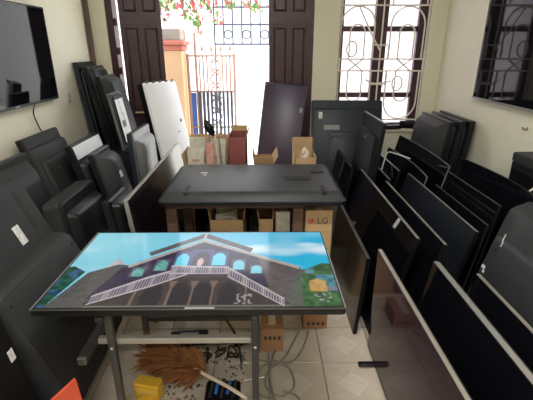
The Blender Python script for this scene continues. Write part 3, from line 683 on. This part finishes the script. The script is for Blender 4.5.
o2 = MB().cham((.35, 3.33, .365), (.09, .12, .71), .004).build('foam_block', M_paper); tag(o2, 'pale foam block inside the tan carton under the crumpled paper', 'foam')
carton('open carton with white strips under the middle of the face-down set', -.365, -.13, 2.51, 2.92, .55, flaps=(None, None, 6, 8), fl=.10)
boards('white strip standing in the open carton under the face-down set', -.335, -.165, 2.58, 2.84, .012, .60, 4, M_paper, 4, 20)
carton('narrow carton with maroon inner cards under the face-down set', -.03, .075, 2.50, 2.86, .56, flaps=(None, None, 8, 6), fl=.12)
for x, m, l in ((-.008, M_maroon, 'maroon card slanting left in the narrow carton'), (.05, M_maroon, 'maroon card slanting right in the narrow carton')):
    o = MB().cham((0, 0, .33), (.012, .28, .66), .003).build('card_sheet', m); o.location = (x, 2.68, .012); o.rotation_euler = (0, R(-2 if x < 0 else 2), 0); tag(o, l, 'card')
wb = carton('white carton beside the wooden stand leg under the face-down set', .09, .19, 2.54, 2.9, .60, M_paper, closed=True)
lg = carton('tan carton with red round logo and grey letters beside the stand', .285, .465, 2.44, 2.80, .645, closed=True)
MB().lathe([(.0, 0), (.020, 0), (.020, .001), (.0, .001)], 24, (-.052, -.1795, .572), Matrix.Rotation(R(90), 3, 'X')).build('logo_disc', M_red, lg)
MB().tube([(-.052+.012*math.cos(a), -.1812, .572+.012*math.sin(a)) for a in [R(60+300*k/14) for k in range(15)]], .0014, 5).build('logo_ring', M_paper, lg)
MB().bbox(-.054, -.0515, -.1818, -.1806, .565, .579).build('logo_bar', M_paper, lg)
text_mesh('LG', .062, 'logo_letters', M_ink, lg, (.025, -.1803, .572), (R(90), 0, 0))
for k in range(3): MB().bbox(.0, .07-.02*k, -.1808, -.1799, .36-.03*k, .372-.03*k).build('printed_line', M_ink, lg)
cs1 = carton('small brown carton on the floor right of the dark bench leg', -.012, .115, 1.86, 2.04, .19, M_cardd, closed=True)
for k in range(4): MB().bbox(-.045+.026*k, -.03+.026*k, -.0908, -.0899, .085, .11).build('printed_mark', M_ink, cs1)
cs2 = carton('flat brown carton on the floor under the right end of the lit set', .25, .40, 2.06, 2.24, .11, M_cardd, closed=True)
for k in range(4): MB().bbox(-.05+.03*k, -.032+.03*k, -.0908, -.0899, .03, .05).build('printed_mark', M_ink, cs2)
# stick with black oval head
sk = empty('stick', (-.315, 3.285, .012), label='pale stick with black oval head standing in the tall carton', cat='stick')
MB().tube([(0, 0, 0), (-.03, .0, .5), (-.085, .01, .98)], .008, 8, 4).build('shaft', M_beige, sk)
MB().lathe([(.004, 0), (.028, .04), (.036, .08), (.026, .13), (.004, .165)], 14, (-.083, .01, .95), Euler((0, R(-28), 0)).to_matrix()).build('head', M_black, sk, True)
sk2 = MB().tube([(-.335, 3.292, .012), (-.33, 3.30, .5), (-.365, 3.292, .97)], .007, 8, 4).build('thin_stick', M_silver); tag(sk2, 'thin grey stick beside the black headed stick in the tall carton', 'stick')

# ================================================================== RIGHT WALL CABINET, SILL ITEMS
cb = empty('cabinet', (1.79, 2.30, 0), label='tall black cabinet with grey top band against the right wall', cat='cabinet')
MB().cham((0, 0, .47), (.20, .62, .94), .006).build('body', M_char, cb); MB().cham((0, 0, .97), (.206, .626, .06), .006).build('top_band', M_dust, cb)
MB().cham((-.103, 0, .5), (.006, .54, .8), .002).build('front_panel', M_black, cb)
for k, (x, y, a, l) in enumerate(((1.50, 4.475, 6, 'flat black box lying on the window sill'), (1.60, 4.47, -8, 'black tray on the window sill beside the flat box'))):
    o = MB().cham((0, 0, .022), (.22, .06, .044), .006).build('black_case', M_black); o.location = (x-.05+.1*k, y, .80+.044*k); o.rotation_euler = (0, 0, R(a)); tag(o, l, 'case')
    MB().cham((0, -.028, .022), (.14, .01, .012), .002).build('latch', M_steeld, o)
# socket and small wall things
sc = empty('wall_socket', (XL, 3.82, 1.215), label='white electric socket on the left wall', cat='socket')
MB().cham((.006, 0, 0), (.012, .07, .11), .003).build('plate', M_stk, sc); MB().cham((.0125, 0, .02), (.004, .03, .03), .001).build('switch', M_paper, sc)
for dy in (-.01, .01): MB().bbox(.0115, .0135, dy-.003, dy+.003, -.035, -.02).build('slot', M_vent, sc)
hk = MB().tube([(XR, 2.86, 1.105), (XR-.03, 2.86, 1.10), (XR-.035, 2.86, 1.12)], .006, 8).lathe([(.012, -.002), (.012, .004)], 10, (XR-.002, 2.86, 1.105), Matrix.Rotation(R(90), 3, 'Y')).build('wall_hook', M_brass)
tag(hk, 'small brass hook on the right wall below the television', 'hook')
# ================================================================== CABLES
def cable(label, pts, r, m, cat='cable', n=6):
    o_ = MB().tube(pts, r, n, 8).build('cable', m, None, True); return tag(o_, label, cat)
cable('thin dark cable hanging from the left wall television', [(XL+.05, 3.16, 1.25), (XL+.03, 3.15, 1.18), (XL+.02, 3.19, 1.10), (XL+.03, 3.22, 1.02), (XL+.10, 3.2, .95)], .005, M_cableb)
cable('white cable looping over the right row of televisions', [(1.03, 3.35, .60), (1.08, 3.42, .73), (1.13, 3.5, .775), (1.2, 3.48, .765), (1.30, 3.4, .74)], .006, M_cablew)
cable('white cable hanging across the black cabinet', [(1.74, 2.10, 1.004), (1.70, 2.2, 1.003), (1.675, 2.24, .97), (1.655, 2.28, .86), (1.58, 2.30, .80), (1.555, 2.32, .84)], .006, M_cablew)
cable('grey cable looped twice on the floor tiles', [(.22, 2.02, .012), (.12, 1.80, .012), (.03, 1.70, .014), (.015, 1.58, .02), (.09, 1.53, .012), (.16, 1.60, .012), (.14, 1.72, .012), (.05, 1.76, .024), (-.03, 1.68, .012), (-.02, 1.55, .012), (.04, 1.50, .03)], .0055, M_cable)
cable('grey cable running from the flat carton toward the bench leg', [(.28, 2.03, .010), (.24, 1.90, .010), (.17, 1.78, .010), (.06, 1.74, .030), (-.02, 1.78, .010), (-.06, 1.72, .010)], .005, M_cable)
cable('dark cable lying straight down the tiles by the bench', [(.07, 1.86, .010), (.05, 1.76, .043), (.035, 1.64, .028), (.05, 1.52, .026), (.06, 1.44, .010)], .0055, M_cable)
cable('small cable loop on the tiles at the bottom of view', [(.10, 1.56, .012), (.17, 1.53, .012), (.18, 1.46, .012), (.13, 1.43, .012), (.11, 1.47, .018), (.17, 1.49, .026)], .005, M_cable)
cable('black cable hanging from the lit television to the bench clutter', [(-.13, 1.66, .665), (-.16, 1.66, .62), (-.20, 1.68, .42), (-.14, 1.72, .22), (-.12, 1.76, .012)], .007, M_cableb)
# ================================================================== CLUTTER UNDER THE BENCH
fdz = empty('feather_duster', (-.36, 1.60, .075), (0, 0, R(-18)), label='brown feather duster lying under the bench', cat='duster')
MB().tube([(.0, .0, .06), (.22, -.06, .06), (.33, -.09, .05)], .009, 8).build('handle', M_beige, fdz)
fe = MB(); rd = random.Random(11)
for k in range(800):
    t_ = rd.random(); base = Vector((-.22+.30*t_, .03-.03*t_, .06)); a = rd.uniform(0, 2*math.pi); L = rd.uniform(.09, .17)
    d = Vector((-.7-rd.random()*.5, math.cos(a), math.sin(a)*.8+.1)).normalized(); sd = d.cross(Vector((0, 0, 1))).normalized()*rd.uniform(.006, .012); dr = Vector((0, 0, -.03*rd.random()))
    P = [base, base+d*L*.5+sd+dr*.3, base+d*L+dr, base+d*L*.5-sd+dr*.3]
    P = [Vector((p.x, p.y, max(p.z, -.07))) for p in P]; fe.add(P, [(0, 1, 2), (0, 2, 3)])
fo = fe.build('feathers', M_feath, fdz); fo['kind'] = 'stuff'
tp = empty('tape_roll', (-.565, 1.43, .002), label='roll of yellow tape with pale core beside the duster', cat='tape')
MB().loft([[(r*math.cos(2*math.pi*k/28), r*math.sin(2*math.pi*k/28), z) for k in range(28)] for r, z in ((.045, 0), (.075, 0), (.075, .05), (.045, .05), (.045, 0))], False).build('tape_band', M_yel, tp, True)
MB().loft([[(r*math.cos(2*math.pi*k/28), r*math.sin(2*math.pi*k/28), z) for k in range(28)] for r, z in ((.04, 0), (.0448, 0), (.0448, .051), (.04, .051), (.04, 0))], False).build('core', M_beige, tp, True)
yb_ = MB().cham((0, 0, .05), (.13, .07, .10), .006).build('yellow_box', M_yel); yb_.location = (-.575, 1.55, .001); yb_.rotation_euler = (0, 0, R(-12)); tag(yb_, 'small yellow box behind the tape roll under the bench', 'box')
MB().cham((0, -.0355, .05), (.09, .002, .05), .0005).build('box_print', M_yelpk, yb_)
dv = empty('power_tool_case', (-.20, 1.50, 0), label='black tool tray with blue handles at the right bench leg', cat='tool tray')
MB().cham((0, 0, .04), (.17, .15, .08), .01).build('tray', M_black, dv)
for k in range(5): MB().tube([(-.06+.028*k, -.04+.02*(k % 2), .082), (-.05+.028*k, .04, .10+.008*(k % 3))], .009, 7).build('tool_handle', M_blue if k % 2 else M_steeld, dv)
sd_ = empty('screwdriver', (-.19, 1.605, .022), (0, 0, R(12)), label='screwdriver with red brown handle lying behind the tool tray', cat='screwdriver')
MB().tube([(0, 0, 0), (.09, 0, 0)], .012, 8, 0, .7).build('handle', M_pcb, sd_); MB().tube([(.09, 0, 0), (.20, 0, 0)], .004, 6).build('shaft', M_metal, sd_)
adp = [(-.13, 1.93, 20, 'black power adapter on the floor behind the duster', (.10, .05, .035)), (-.56, 1.80, 80, 'black plastic cover piece near the left bench legs', (.14, .07, .03)), (-.26, 1.95, 10, 'black strip box below the rear bench bar', (.12, .045, .03)), (-.44, 1.95, 5, 'flat black receiver under the rear bench bar', (.22, .09, .05))]
for x, y, a, l, d in adp:
    o = MB().cham((0, 0, d[2]/2), d, .006).build('black_device', M_black); o.location = (x, y, .001); o.rotation_euler = (0, 0, R(a)); tag(o, l, 'device')
    MB().cham((0, 0, d[2]+.0005), (d[0]*.5, d[1]*.5, .002), .0005).build('label_plate', M_stkd, o)
dvd = MB().cham((0, 0, .03), (.24, .12, .06), .006).build('black_device', M_black); dvd.location = (-.30, 1.885, .415); tag(dvd, 'black box resting on the rear bench bar', 'device'); MB().cham((.0, -.0605, .03), (.14, .002, .02), .0005).build('front_label', M_stkd, dvd)
rs = random.Random(5); sm = MB()
for k in range(160):
    x, y = rs.uniform(-.52, -.10), rs.uniform(1.50, 1.86); s_ = rs.uniform(.004, .011)
    sm.box((x, y, s_*.5), (s_*rs.uniform(.8, 2), s_, s_), Matrix.Rotation(rs.uniform(0, 3), 3, 'Z'))
o = sm.build('scattered_screws', M_metal); tag(o, 'scattered small screws and chips on the floor under the bench', 'screws', kind='stuff')
for k in range(5):
    x, y = -.47+.075*k, 1.80; pts = [(x+rs.uniform(-.032, .032), y+rs.uniform(-.045, .045), rs.uniform(.014, .07)) for _ in range(8)]
    cable('tangled black wire lying among the screws under the bench', pts, .005, M_cableb)['group'] = 'tangled black wires under the bench'
pk = empty('paper_bag', (-.81, 1.17, .0), (0, 0, R(62)), label='red paper bag with yellow print standing at the lower left', cat='bag')
MB().loft([[(sx*w_, sy*d_, z+(.012*sx if z > .3 else 0)) for sx, sy in ((-1, -1), (1, -1), (1, 1), (-1, 1))] for w_, d_, z in ((.095, .026, 0), (.10, .028, .05), (.105, .022, .25), (.105, .006, .39))]).build('bag_body', M_redpk, pk)
MB().add([(sx*.06, -.0262+(.013 if z > .2 else 0)-.002, z) for z in (.12, .33) for sx in (-1, 1)]+[(sx*.06, -.0262+(.013 if z > .2 else 0)+.004, z) for z in (.12, .33) for sx in (-1, 1)], [(0, 1, 3, 2), (4, 6, 7, 5), (0, 4, 5, 1), (1, 5, 7, 3), (3, 7, 6, 2), (2, 6, 4, 0)]).build('print', M_yelpk, pk)
